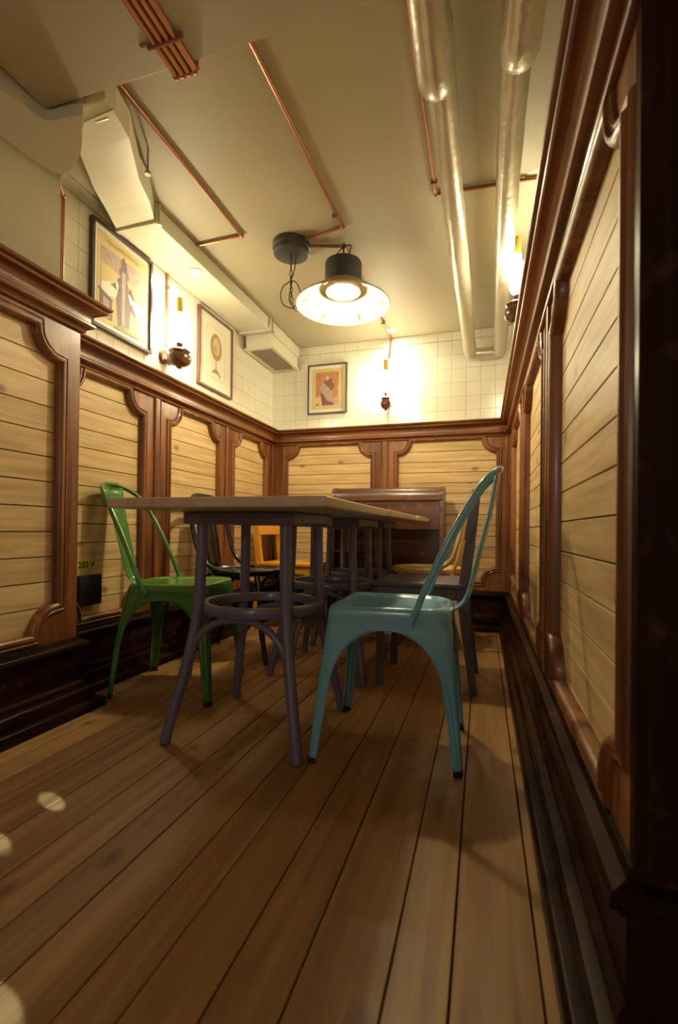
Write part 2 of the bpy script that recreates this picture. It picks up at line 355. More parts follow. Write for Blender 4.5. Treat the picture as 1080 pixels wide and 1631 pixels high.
# cornice and plinth runs
def arc(cx_, cz_, r, a0, a1, k=5):
    return [(cx_+r*cos(radians(a0+(a1-a0)*i/k)), cz_+r*sin(radians(a0+(a1-a0)*i/k))) for i in range(k+1)]
def cornice(back, top):
    p = [(-back, top-.03), (0, top-.03), (0, top-.11)]+arc(.008, top-.105, .006, -90, 90, 4)+[(.010, top-.095), (.014, top-.092)]+arc(.028, top-.082, .009, -90, 90, 5)
    p += [(.024, top-.070), (.024, top-.056)]+arc(.052, top-.056, .028, 180, 90, 6)+arc(.060, top-.0235, .0065, -90, 90, 4)+[(.066, top-.015)]+arc(.070, top-.0075, .0075, -90, 90, 4)+[(-back, top)]
    return p
def plinth():
    p = [(0, 0), (.072, 0), (.072, .026)]+arc(.060, .026, .012, 0, 90, 4)+[(.046, .040), (.046, .075)]+arc(.038, .075, .008, 0, 90, 3)+[(.024, .086), (.024, .100), (.012, .108), (.012, .200)]
    p += arc(.012, .222, .010, -90, 0, 4)+arc(.024, .240, .0125, -90, 90, 6)+[(.012, .256), (.007, .266), (0, .268)]
    return p
def run(name, parent, poly, fn, t0, t1, m, smooth=30):
    bm = bmesh.new(); prism(bm, poly, fn, t0, t1); return finish(name, bm, m, parent, smooth)
yl = lambda u, v, t: Vector((XL+u, t, v)); yn = lambda u, v, t: Vector((XLN+u, t, v)); xb = lambda u, v, t: Vector((t, YB-u, v)); yr = lambda u, v, t: Vector((XR-u, t, v))
for nm, prof, mm in (('cornice', lambda bk, dz: cornice(bk, 1.43+dz), 'trim_'), ('plinth', lambda bk, dz: plinth(), 'base_')):
    a = struct('trim_%d' % (1 if nm == 'cornice' else 2), bmesh.new(), M[mm+'y'])
    if nm == 'plinth': a.name = 'baseboard_left'; b_ = struct('baseboard_back', bmesh.new(), M[mm+'x']); c_ = struct('baseboard_right', bmesh.new(), M[mm+'y'])
    else: b_ = struct('trim_2', bmesh.new(), M[mm+'x']); c_ = struct('trim_3', bmesh.new(), M[mm+'y'])
    P_ = prof(.03, 0); Pn = prof(.069, .07)
    run(nm+'_moulding', a, P_, yl, 1.385, lambda u, v: YB-u, M[mm+'y'])
    run(nm+'_moulding', a, Pn, yn, -1.0, lambda u, v: YN+max(u, 0), M[mm+'y'])
    run(nm+'_moulding', a, prof(0, .07), lambda u, v, t: Vector((t, YN+u, v)), lambda u, v: XLN+max(u, 0), -1.56, M[mm+'x'])
    run(nm+'_moulding', b_, P_, xb, lambda u, v: XL+u, lambda u, v: XR-u, M[mm+'x'])
    run(nm+'_moulding', c_, prof(.043, 0), yr, lambda u, v: YR-max(u, 0), lambda u, v: YB-u, M[mm+'y'])
    run(nm+'_moulding', c_, prof(0, 0), lambda u, v, t: Vector((t, YR-u, v)), lambda u, v: XR-max(u, 0), 0.5, M[mm+'x'])

# ---------------------------------------------------------------- ducts, pipes, ceiling things
t = thing('air_duct', 'cream painted rectangular air duct running along the left wall under the ceiling', 'duct', (-1.48, 2.3, 2.0))
O = Vector((-1.48, 2.3, 2.0))
def tobj(name, bm, m, parent, **k):
    """bm in world coordinates, parent sits at a location"""
    o = finish(name, bm, m, parent, **k)
    inv = parent.matrix_basis.inverted()
    o.data.transform(inv); return o
def attach(parent):
    return lambda name, bm, m, **k: tobj(name, bm, m, parent, **k)
A = attach(t)
bm = bmesh.new(); box(bm, (-1.592, 1.70, 2.0), (-1.372, 3.39, 2.078), 0.003); A('duct_run', bm, M['duct'])
st = [((-1.135, 1.095), (-1.02, 1.085), 1.86), ((-1.262, 1.205), (-1.064, 1.20), 1.882), ((-1.395, 1.397), (-1.20, 1.405), 1.93), ((-1.50, 1.57), (-1.29, 1.57), 1.98), ((-1.583, 1.725), (-1.372, 1.705), 2.0)]
for i in range(4):
    bm = bmesh.new(); (l0, r0_, z0), (l1, r1_, z1) = st[i], st[i+1]
    a = [bm.verts.new((l0[0], l0[1], z0)), bm.verts.new((r0_[0], r0_[1], z0)), bm.verts.new((r0_[0], r0_[1], z0+.085 if i < 3 else 2.078)), bm.verts.new((l0[0], l0[1], z0+.085 if i < 3 else 2.078))]
    h1 = z1+.085 if i < 2 else 2.078
    b = [bm.verts.new((l1[0], l1[1], z1)), bm.verts.new((r1_[0], r1_[1], z1)), bm.verts.new((r1_[0], r1_[1], h1)), bm.verts.new((l1[0], l1[1], h1))]
    for k in range(4): bm.faces.new((a[k], a[(k+1) % 4], b[(k+1) % 4], b[k]))
    bm.faces.new(a[::-1]); bm.faces.new(b); A('elbow_segment', bm, M['duct'], smooth=0)
for y in (1.715, 2.85):
    bm = bmesh.new(); box(bm, (-1.596, y-.014, 1.988), (-1.358, y+.014, 2.079), 0.003); A('flange', bm, M['duct'])
bm = bmesh.new(); box(bm, (-1.572, 2.90, 1.915), (-1.384, 3.385, 2.0), 0.003); A('outlet_box', bm, M['duct'])
bm = bmesh.new(); gx0, gx1, gy0, gy1 = -1.588, -1.368, 2.90, 3.392
for bx in (((gx0, gy0, 1.900), (gx0+.026, gy1, 1.915)), ((gx1-.026, gy0, 1.900), (gx1, gy1, 1.915)), ((gx0+.026, gy0, 1.900), (gx1-.026, gy0+.03, 1.915)), ((gx0+.026, gy1-.03, 1.900), (gx1-.026, gy1, 1.915))): box(bm, *bx, 0.002)
A('grille_frame', bm, M['duct'])
bm = bmesh.new(); box(bm, (gx0+.02, gy0+.02, 1.914), (gx1-.02, gy1-.02, 1.9165)); A('grille_void', bm, M['dark'], smooth=0)
for k in range(10):
    bm = bmesh.new(); x = gx0+.036+k*.0165
    v = [(x-.003, 1.9035), (x+.003, 1.9025), (x+.003, 1.9045), (x-.003, 1.9055)]
    prism(bm, v, lambda u, q, s: Vector((u, s, q)), gy0+.03, gy1-.03); A('grille_slat', bm, M['duct'], smooth=0)
for y, x in ((1.71, -1.352), (1.45, -1.20), (2.86, -1.352)):
    bm = bmesh.new(); tube(bm, [(x, y, 1.985), (x, y, 2.079)], .004, 8); lathe(bm, [(0, -.012), (.011, -.012), (.011, .0), (0, .0)], 10, (x, y, 1.99)); A('hanger_bolt', bm, M['chrome'])

t = thing('return_duct', 'pale grey flat duct elbow with rounded corner beside the ceiling beam', 'duct', (-1.27, 1.0, 1.8)); A = attach(t)
pl = [(-1.345, -1.2), (-1.343, 1.0), (-1.338, 1.08), (-1.330, 1.13), (-1.318, 1.16), (-1.295, 1.174), (-1.258, 1.167), (-1.211, 1.147), (-1.17, 1.121), (-1.127, 1.084), (-1.089, 1.046), (-1.06, 1.02), (-1.10, 1.012), (-1.15, 1.012), (-1.172, 1.006), (-1.184, .985), (-1.190, .94), (-1.200, .90), (-1.212, .80), (-1.215, -1.2)]
bm = bmesh.new(); prism(bm, pl, lambda u, v, s: Vector((u, v, s)), 1.80, 1.93); A('elbow', bm, M['duct'], smooth=40)
bm = bmesh.new(); box(bm, (-1.15, 1.052, 1.862), (-1.02, 1.10, 1.955), .004); A('connector', bm, M['duct'])
bm = bmesh.new(); tube(bm, [(-1.10, 1.105, 1.868), (-1.055, 1.105, 1.868)], .007, 8); tube(bm, [(-1.045, 1.10, 1.87), (-1.045, 1.10, 1.93)], .006, 8); A('clamp', bm, M['chrome'])

def ceil_spot(x, y, z, label):
    t = thing('downlight', label, 'light', (x, y, z), 0, None)
    bm = bmesh.new(); lathe(bm, [(0, -.0035), (.026, -.0035)], 20); finish('lens', bm, M['spot'], t)
    bm = bmesh.new(); lathe(bm, [(.026, 0), (.026, -.004), (.030, -.005), (.034, 0)], 20); finish('ring', bm, M['enamel'], t)
ceil_spot(-1.43, 2.10, 2.0, 'small round downlight glowing in the underside of the cream duct')
ceil_spot(-0.62, 3.255, ZC, 'small round downlight in the ceiling near the tiled back wall')

t = thing('wrapped_pipe', 'pair of silvery wrapped pipes under the ceiling joined by a bend at the back wall', 'pipe', (0, 2, 1.9))
A1 = attach(t)
def silver(x, y_el, r, xb_):
    A = A1
    zl, zh = 1.785, 1.925
    bm = bmesh.new(); pth = [(x+.01, -1.5, zl), (x+.008, .5, zl), (x, y_el-.07, zl)]+[(x, y_el-.05+.05*sin(radians(a)), zl+.05-.05*cos(radians(a))) for a in (20, 45, 70, 90)]+[(x, y_el, zl+.1)]
    rr_ = [r*1.02]*len(pth); rr_[-1] = r*.8
    tube(bm, pth, rr_, 20); A('lower_section', bm, M['pipe'])
    bm = bmesh.new(); pp = cat([(x, y_el-.03, zh), (x, 1.6, zh), (x+(xb_-x)*.3, 2.2, zh-.005), (x+(xb_-x)*.7, 2.8, zh-.012), (xb_, 3.30, zh-.03)], 8)
    tube(bm, pp, [r*.93*(1+.025*sin(i*1.7)) for i in range(len(pp))], 20); A('upper_section', bm, M['pipe'])
silver(-.122, 1.20, .044, -.095)
silver(.072, 1.18, .044, .100)
bm = bmesh.new(); tube(bm, cat([(-.095, 3.28, 1.897), (-.09, 3.335, 1.89), (-.05, 3.352, 1.888), (.05, 3.352, 1.888), (.095, 3.335, 1.89), (.10, 3.28, 1.897)], 6), .040, 18); A1('return_bend', bm, M['pipe'])

def copper(name, label, paths, r=.0075, clips=()):
    t = thing(name, label, 'pipe', Vector(paths[0][0])); A = attach(t)
    for p in paths:
        bm = bmesh.new(); P = [Vector(q) for q in p]
        for a, b in zip(P, P[1:]): tube(bm, [a, b], r, 10)
        A('tube', bm, M['copper'])
        for q in P[1:-1]:
            bm = bmesh.new(); bmesh.ops.create_uvsphere(bm, u_segments=12, v_segments=8, radius=r*1.5, matrix=Matrix.Translation(q)); A('fitting', bm, M['copper'])
    for q in clips:
        bm = bmesh.new(); box(bm, (q[0]-.013, q[1]-.005, q[2]-.012), (q[0]+.013, q[1]+.005, q[2]+.008), .002); A('clip', bm, M['copper'])
ZP = 2.069
copper('copper_conduit', 'copper conduit across the ceiling ending at the cream duct', [[(-1.11, 1.00, ZP), (-1.113, 2.0, ZP), (-1.365, 2.008, ZP)]])
copper('copper_conduit', 'long copper conduit on the ceiling leading to the black ceiling rose', [[(-.655, 1.00, ZP), (-.632, 2.07, ZP), (-.85, 2.115, ZP)]], clips=((-.64, 1.98, ZP),))
copper('copper_conduit', 'copper conduit from the black ceiling rose over the pendant to the back wall lamp', [[(-.85, 2.16, ZP), (-.668, 2.215, ZP), (-.655, 3.386, ZP), (-.668, 3.386, 1.93)]], clips=((-.655, 3.1, ZP),))
copper('copper_conduit', 'copper conduit crossing above both silvery pipes to the right wall', [[(-.208, 1.00, ZP), (-.198, 1.975, ZP), (.216, 1.995, ZP)]], clips=((-.2, 1.9, ZP),))
copper('copper_conduit', 'short copper conduit down the left wall before the tower poster', [[(-1.545, 1.375, 1.985), (-1.588, 1.44, 1.97), (-1.588, 1.44, 1.44)]], r=.007)
copper('copper_conduit', 'copper conduit down the left wall behind the lamp between two pictures', [[(-1.588, 2.08, 1.995), (-1.588, 2.08, 1.62)]], r=.007, clips=((-1.59, 2.08, 1.93),))
t = thing('copper_conduit', 'bundle of four copper pipes strapped under the ceiling beam', 'pipe', (-.72, .5, 1.82)); A = attach(t)
for k in range(4):
    x = -.757+k*.0185; bm = bmesh.new(); tube(bm, [(x, -.8, 1.8215), (x, 1.012, 1.8215)], .0078, 10); A('tube', bm, M['copper'])
    bm = bmesh.new(); bmesh.ops.create_uvsphere(bm, u_segments=12, v_segments=8, radius=.0115, matrix=Matrix.Translation((x, 1.016, 1.824))); tube(bm, [(x, 1.016, 1.824), (x, 1.016, 2.06)], .0078, 10); A('fitting', bm, M['copper'])
bm = bmesh.new(); box(bm, (-.778, .93, 1.811), (-.680, .938, 1.829), .002); box(bm, (-.800, .93, 1.826), (-.777, .938, 1.8295), .001); A('strap', bm, M['copper'])
bm = bmesh.new(); lathe(bm, [(0, -.004), (.030, -.004), (.042, -.002), (.048, 0)], 18); o = finish('plaster_patch', bm, M['mount']); o.location = (.195, 1.99, ZC-.0005); o.scale = (1, .75, 1); tag(o, 'round white filler patch on the ceiling at the end of the copper conduit', 'patch')

# pendant
t = thing('pendant_lamp', 'large saucer-shaped cream pendant lamp with black cap, lit, over the tables', 'lamp', (-.665, 2.2, 1.775)); PL = t
bm = bmesh.new(); lathe(bm, [(.088, .095), (.110, .085), (.150, .055), (.200, .020), (.228, .002), (.232, -.003), (.228, -.006), (.224, -.001), (.197, .014), (.148, .048), (.108, .077), (.080, .086), (0, .088)], 48); finish('shade', bm, M['enamel'], t)
bm = bmesh.new(); lathe(bm, [(0, .205), (.080, .205), (.088, .200), (.090, .192), (.090, .092), (.086, .09), (.086, .088)], 40); finish('cap', bm, M['black'], t)
bm = bmesh.new(); lathe(bm, [(0, .030), (.022, .033), (.038, .044), (.044, .060), (.038, .074), (.026, .086)], 24); bl = finish('bulb', bm, M['bulb'], t)
bm = bmesh.new(); lathe(bm, [(.076, .088), (.076, .062), (.084, .058), (.086, .066), (.082, .088)], 28); finish('reflector_ring', bm, M['enamel'], t)
for k in range(6):
    a = radians(20+60*k); bm = bmesh.new(); tube(bm, [(.165*cos(a), .165*sin(a), .030), (.185*cos(a), .185*sin(a), .014), (.197*cos(a), .197*sin(a), .004)], .003, 6); finish('clip', bm, M['chrome'], t)
def chain(bm, p0, p1, L=.030, r=.0022):
    p0, p1 = Vector(p0), Vector(p1); d = (p1-p0); n = max(1, int(d.length/(L*.78))); d.normalize()
    for i in range(n):
        c = p0+d*(i+.5)*((p1-p0).length/n); s = (Vector((1, 0, 0)) if i % 2 else Vector((0, 1, 0))); s = (s-d*s.dot(d)).normalized()
        tube(bm, [c+d*L/2*cos(q*pi/5)+s*.0065*sin(q*pi/5) for q in range(10)], r, 6, closed=True)
bm = bmesh.new(); chain(bm, (0, 0, .20), (0, .0, .295)); finish('chain', bm, M['black'], t)
bm = bmesh.new(); tube(bm, cat([(-.03, 0, .20), (-.045, .0, .235), (-.01, 0, .275), (.035, .0, .285), (.03, 0, .25), (.012, 0, .205)], 5), .0028, 6); finish('cable', bm, M['cable'], t)
t = thing('ceiling_rose', 'round charcoal ceiling rose with a loose chain and cable hanging from it', 'lamp', (-.917, 2.141, ZC))
bm = bmesh.new(); lathe(bm, [(0, -.058), (.080, -.058), (.086, -.054), (.088, -.046), (.088, -.03), (.092, -.028), (.092, -.001)], 36); finish('housing', bm, M['black'], t)
bm = bmesh.new(); chain(bm, (.004, -.01, -.055), (.0, .0, -.19)); chain(bm, (0, 0, -.19), (.006, .0, -.29)); chain(bm, (.006, 0, -.29), (.035, .0, -.335)); finish('chain', bm, M['black'], t)
bm = bmesh.new(); tube(bm, cat([(.026, 0, -.055), (.02, 0, -.12), (.0, 0, -.18), (-.04, 0, -.205), (-.055, 0, -.25), (-.035, 0, -.30), (.02, .0, -.325)], 6)+[Vector((.02, 0, -.325))], .0026, 6)
tube(bm, cat([(.02, 0, -.325), (-.008, 0, -.28), (.0, 0, -.22), (.01, 0, -.185), (.035, 0, -.205), (.05, 0, -.25), (.045, 0, -.27)], 6), .0026, 6); finish('cable', bm, M['cable'], t)

# oil-lamp style wall lamps
def sconce(loc, rz, label, globe=False, sc=1.0):
    """local: wall plane at y=+0.09 behind, lamp axis at origin, z=0 at bowl bottom"""
    t = thing('wall_lamp', label, 'lamp', loc, rz, 'oil-lamp style wall lamps')
    P = lambda pr: [(r*sc, z) for r, z in pr]
    bm = bmesh.new(); lathe(bm, P([(0, -.012), (.010, -.010), (.014, 0), (.030, .004), (.048, .018), (.055, .036), (.052, .054), (.040, .066), (.045, .072), (.048, .078), (.042, .084), (.018, .086), (0, .086)]), 28); finish('bowl', bm, M['turned'], t)
    bm = bmesh.new(); lathe(bm, P([(.010, .086), (.009, .100), (.014, .106), (.016, .118), (.012, .124), (0, .124)]), 16); finish('burner', bm, M['turned'], t)
    if globe: pr = [(.010, .124), (.026, .135), (.036, .158), (.034, .178), (.026, .190), (.050, .202), (.060, .222), (.050, .240), (.028, .258), (.018, .280), (.017, .300)]
    else: pr = [(.012, .124), (.022, .140), (.033, .165), (.036, .190), (.028, .215), (.019, .240), (.017, .275)]
    bm = bmesh.new(); lathe(bm, pr, 24); finish('glass_chimney', bm, M['opal_dim' if globe else 'opal'], t)
    z1 = pr[-1][1]
    bm = bmesh.new(); lathe(bm, [(.015, z1-.002), (.0165, z1), (.0165, z1+.075), (.014, z1+.078), (.012, z1+.07)], 18); finish('brass_tip', bm, M['brass'], t)
    bm = bmesh.new(); tube(bm, cat([(0, .03, .03), (0, .06, .018), (0, .078, .04), (0, .088, .06)], 5), .007, 8); finish('arm', bm, M['turned'], t)
    bm = bmesh.new(); tube(bm, [(0, .082, .06), (0, .096, .06)], [.03*sc, .034*sc], 20); finish('wall_plate', bm, M['turned'], t)
    return t
sconce((-1.50, 2.065, 1.50), pi/2, 'lit oil-lamp style wall lamp between the two pictures on the left wall', sc=1.12)
sconce((-.672, 3.30, 1.535), 0, 'lit oil-lamp style wall lamp on the tiled back wall', sc=.7)
sconce((.135, 2.22, 1.60), -pi/2, 'lit wall lamp half hidden behind the right-hand cornice', globe=True)

# ---------------------------------------------------------------- pictures
def picture(name, label, fn, w_, h_, fm, fw=.012, mount=.04, shapes=(), paper=None, text=None):
    t = thing(name, label, 'picture', fn(0, 0, 0)); A = attach(t)
    for pr in (((-w_/2, -h_/2), (-w_/2+fw, h_/2)), ((w_/2-fw, -h_/2), (w_/2, h_/2)), ((-w_/2+fw, -h_/2), (w_/2-fw, -h_/2+fw)), ((-w_/2+fw, h_/2-fw), (w_/2-fw, h_/2))):
        (a, b), (c, d) = pr; bm = bmesh.new(); prism(bm, [(a, b), (c, b), (c, d), (a, d)], fn, .001, .020); A('frame_rail', bm, fm, smooth=0)
    bm = bmesh.new(); a, b = w_/2-fw, h_/2-fw; prism(bm, [(-a, -b), (a, -b), (a, b), (-a, b)], fn, .001, .010); A('mount', bm, M['mount'], smooth=0)
    mats = []; bm = bmesh.new(); d = .0104
    def poly(pts, m, dd):
        if m not in mats: mats.append(m)
        f = bm.faces.new([bm.verts.new(fn(u, v, dd)) for u, v in pts]); f.material_index = mats.index(m)
    if paper: a, b = w_/2-mount, h_/2-mount; poly([(-a, -b), (a, -b), (a, b), (-a, b)], paper, d)
    for i, (m, pts) in enumerate(shapes): poly(pts, M[m], d+.0003+.00012*i)
    o = A('print', bm, mats, smooth=0)
    if text:
        s, size, u, v = text; cu = bpy.data.curves.new('title', 'FONT'); cu.body = s; cu.size = size; cu.align_x = 'CENTER'
        to = bpy.data.objects.new('title', cu); C.objects.link(to); bpy.context.view_layer.update()
        me = bpy.data.meshes.new_from_object(to); bpy.data.objects.remove(to); bm = bmesh.new(); bm.from_mesh(me)
        for vv in bm.verts: vv.co = fn(u+vv.co.x, v+vv.co.y, d+.0028)
        A('title', bm, M['olive'], smooth=0)
    return t
def ell(cx_, cy_, a, b, k=20): return [(cx_+a*cos(2*pi*i/k), cy_+b*sin(2*pi*i/k)) for i in range(k)]
rc = lambda a, b, c, d: [(a, b), (c, b), (c, d), (a, d)]
W1 = (-1.5955, 1.765, 1.765)
f1 = lambda u, v, d: Vector((-1.5955+d, 1.765+u, 1.757+v))     # u grows towards the back wall
sh = [('ink2', rc(-.135, -.17, .135, .135)), ('paper', [(-.135, .07), (.135, .03), (.135, -.17), (-.135, -.17)]), ('mount', [(-.13, -.02), (.0, .03), (.13, -.05), (.13, -.1), (0, -.04), (-.13, -.08)]),
      ('ink', [(-.03, -.19), (-.045, -.06), (-.03, .0), (-.04, .03), (-.022, .05), (-.03, .08), (-.014, .10), (-.018, .125), (0, .15), (.018, .125), (.02, .10), (.035, .07), (.02, .05), (.035, .02), (.03, -.01), (.05, -.06), (.035, -.19)]),
      ('ink2', [(-.008, -.18), (-.012, .08), (.012, .08), (.010, -.18)]), ('ink4', [(.03, .0), (.08, -.03), (.045, .03)]), ('ink4', [(.035, -.07), (.09, -.10), (.05, -.04)]), ('ink', [(-.05, .01), (-.08, -.01), (-.04, -.02)]),
      ('ink', [(-.135, -.17), (-.135, -.06), (-.07, -.08), (-.065, -.17)]), ('ink2', [(-.12, -.17), (-.12, -.08), (-.085, -.09), (-.085, -.17)]), ('ink', [(-.145, -.06), (-.062, -.085), (-.062, -.078), (-.145, -.048)]),
      ('olive', [(-.06, -.19), (.11, -.19), (.09, -.165), (.05, -.17), (.0, -.16)])]
picture('framed_poster', 'large dark-framed poster of a tall tower, first picture on the left wall', f1, .375, .455, M['frame'], .013, .032, sh, M['paper'], ('CHAMPEXATION', .026, 0, .158))
f2 = lambda u, v, d: Vector((-1.5955+d, 2.548+u, 1.742+v))
ring = ell(0, .045, .062, .080); cx2 = []
sh = [('olive', rc(-.108, -.150, .108, .158)), ('mount', rc(-.106, -.148, .106, .156)), ('ink3', ell(0, .045, .064, .082)), ('olive', ell(0, .045, .056, .073)), ('paper', ell(.004, .052, .040, .055)), ('ink2', ell(-.012, .03, .022, .02)), ('olive', rc(-.004, -.10, .004, -.035)),
      ('olive', [(-.045, -.125), (-.03, -.10), (0, -.085), (.035, -.10), (.05, -.13), (.02, -.118), (-.02, -.115)]), ('ink3', [(-.055, -.115), (-.03, -.118), (-.03, -.108)]), ('ink', [(.02, -.118), (.055, -.135), (.05, -.118)])]
picture('framed_print', 'brown-framed print of an antique globe on a stand, second on the left wall', f2, .380, .455, M['frameb'], .011, .03, sh, M['mount'])
f3 = lambda u, v, d: Vector((-1.14+u, 3.3945-d, 1.742+v))
sh = [('ink3', rc(-.092, -.125, .092, .128)), ('paper', [(-.092, -.06), (-.03, -.05), (-.02, -.125), (-.092, -.125)]), ('ink2', [(-.04, -.125), (-.06, .01), (-.03, .06), (.03, .03), (.06, -.02), (.092, .03), (.092, -.125)]),
      ('ink4', [(-.03, .05), (.005, .08), (.05, .07), (.03, .06), (.06, .02), (.035, -.02), (.0, .02)]), ('paper', ell(.0, .082, .013, .018, 12)), ('ink4', [(-.04, -.125), (-.055, -.02), (-.03, -.04), (0, -.09), (.05, -.11), (.05, -.125)]), ('ink3', [(.03, -.08), (.06, -.0), (.085, .01), (.08, -.06)]),
      ('ink', [(-.095, -.128), (-.07, -.12), (-.06, -.108), (-.085, -.112)])]
picture('framed_print', 'black-framed reddish figure print hanging on the tiled back wall', f3, .312, .375, M['frame'], .009, .034, sh, M['paper'])

# socket and 230 V label
t = thing('wall_socket', 'black wall socket box low on the left wall by the post', 'socket', (-1.588, 1.585, .40)); A = attach(t)
bm = bmesh.new(); box(bm, (-1.589, 1.515, .345), (-1.555, 1.633, .472), .008, 2); A('housing', bm, M['plastic'])
bm = bmesh.new(); tube(bm, [(-1.556, 1.575, .41), (-1.550, 1.575, .41)], .024, 24); A('cover', bm, M['plastic'])
t = thing('voltage_label', 'yellow label reading 230 V above the black socket', 'label', (-1.588, 1.585, .51)); A = attach(t)
bm = bmesh.new(); box(bm, (-1.5895, 1.528, .493), (-1.5883, 1.630, .536)); A('sticker', bm, M['label'], smooth=0)
cu = bpy.data.curves.new('lettering', 'FONT'); cu.body = '230 V'; cu.size = .036; cu.align_x = 'CENTER'; cu.offset = .0006
to = bpy.data.objects.new('lettering', cu); C.objects.link(to); bpy.context.view_layer.update(); me = bpy.data.meshes.new_from_object(to); bpy.data.objects.remove(to)
bm = bmesh.new(); bm.from_mesh(me)
for v in bm.verts: v.co = Vector((-1.5875, 1.578+v.co.x, .502+v.co.y))
A('lettering', bm, M['plastic'], smooth=0)

# ---------------------------------------------------------------- tables
def make_table(label, L=.77, Wd=.64, yo=0.0, xo=0.0):
    t = thing('table', label, 'table', (0, 0, 0), 0, 'row of square tables')
    bm = bmesh.new(); box(bm, (xo-Wd/2, yo-L/2, .724), (xo+Wd/2, yo+L/2, .752), .008, 3); finish('tabletop', bm, M['top'], t)
    q = .19; bm = bmesh.new(); box(bm, (-q, -q, .684), (q, -q+.075, .723), .008, 2); box(bm, (-q, q-.075, .684), (q, q, .723), .008, 2); box(bm, (-q, -q+.07, .688), (-q+.075, q-.07, .7225), .004); box(bm, (q-.075, -q+.07, .688), (q, q-.07, .7225), .004)
    finish('top_frame', bm, M['grey'], t)
    for sx, sy in ((-1, -1), (1, -1), (1, 1), (-1, 1)):
        bm = bmesh.new(); k = lambda r, z: (sx*r, sy*r, z)
        p = cat([k(.146, .69), k(.147, .60), k(.150, .50), k(.153, .42), k(.160, .35), k(.174, .26), k(.192, .16), k(.210, .07), k(.222, .002)], 4)
        tube(bm, p, [.0165+.002*(1-i/len(p)) for i in range(len(p))], 14); finish('leg', bm, M['grey'], t)
    bm = bmesh.new(); rr2 = .193; n = 48
    lathe(bm, [(rr2-.012, .428), (rr2-.014, .424), (rr2-.014, .400), (rr2-.011, .396), (rr2+.011, .396), (rr2+.014, .401), (rr2+.014, .423), (rr2+.011, .428), (rr2-.012, .428)], n); finish('foot_ring', bm, M['grey'], t)
    for k in range(4):
        a = k*pi/2; c, s = cos(a), sin(a); rot = lambda x, y, z: (x*c-y*s, x*s+y*c, z)
        bm = bmesh.new(); h = .172
        p = cat([rot(-.176, -h-.003, .195), rot(-.168, -h, .25), rot(-.145, -h, .318), rot(-.10, -h+.004, .362), rot(-.05, -h+.008, .381), rot(0, -h+.010, .385), rot(.05, -h+.008, .381), rot(.10, -h+.004, .362), rot(.145, -h, .318), rot(.168, -h, .25), rot(.176, -h-.003, .195)], 4)
        tube(bm, p, .0115, 12); finish('arch_brace', bm, M['grey'], t)
    return t
for i, (cx_, cy_, y0, y1, x0, x1, lab) in enumerate(((-.722, 1.475, 1.05, 1.80, -.99, -.352, 'nearest square table with pale top and grey-violet bentwood base'),
        (-.71, 2.205, 1.805, 2.50, -.975, -.340, 'middle square table of the row, behind the nearest one'),
        (-.72, 2.80, 2.505, 3.04, -.96, -.325, 'farthest table of the row, in front of the dark cabinet'))):
    t = make_table(lab, y1-y0, x1-x0, (y0+y1)/2-cy_, (x0+x1)/2-cx_); t.location = (cx_, cy_, 0)
    if i == 2:
        for c in t.children:
            pass

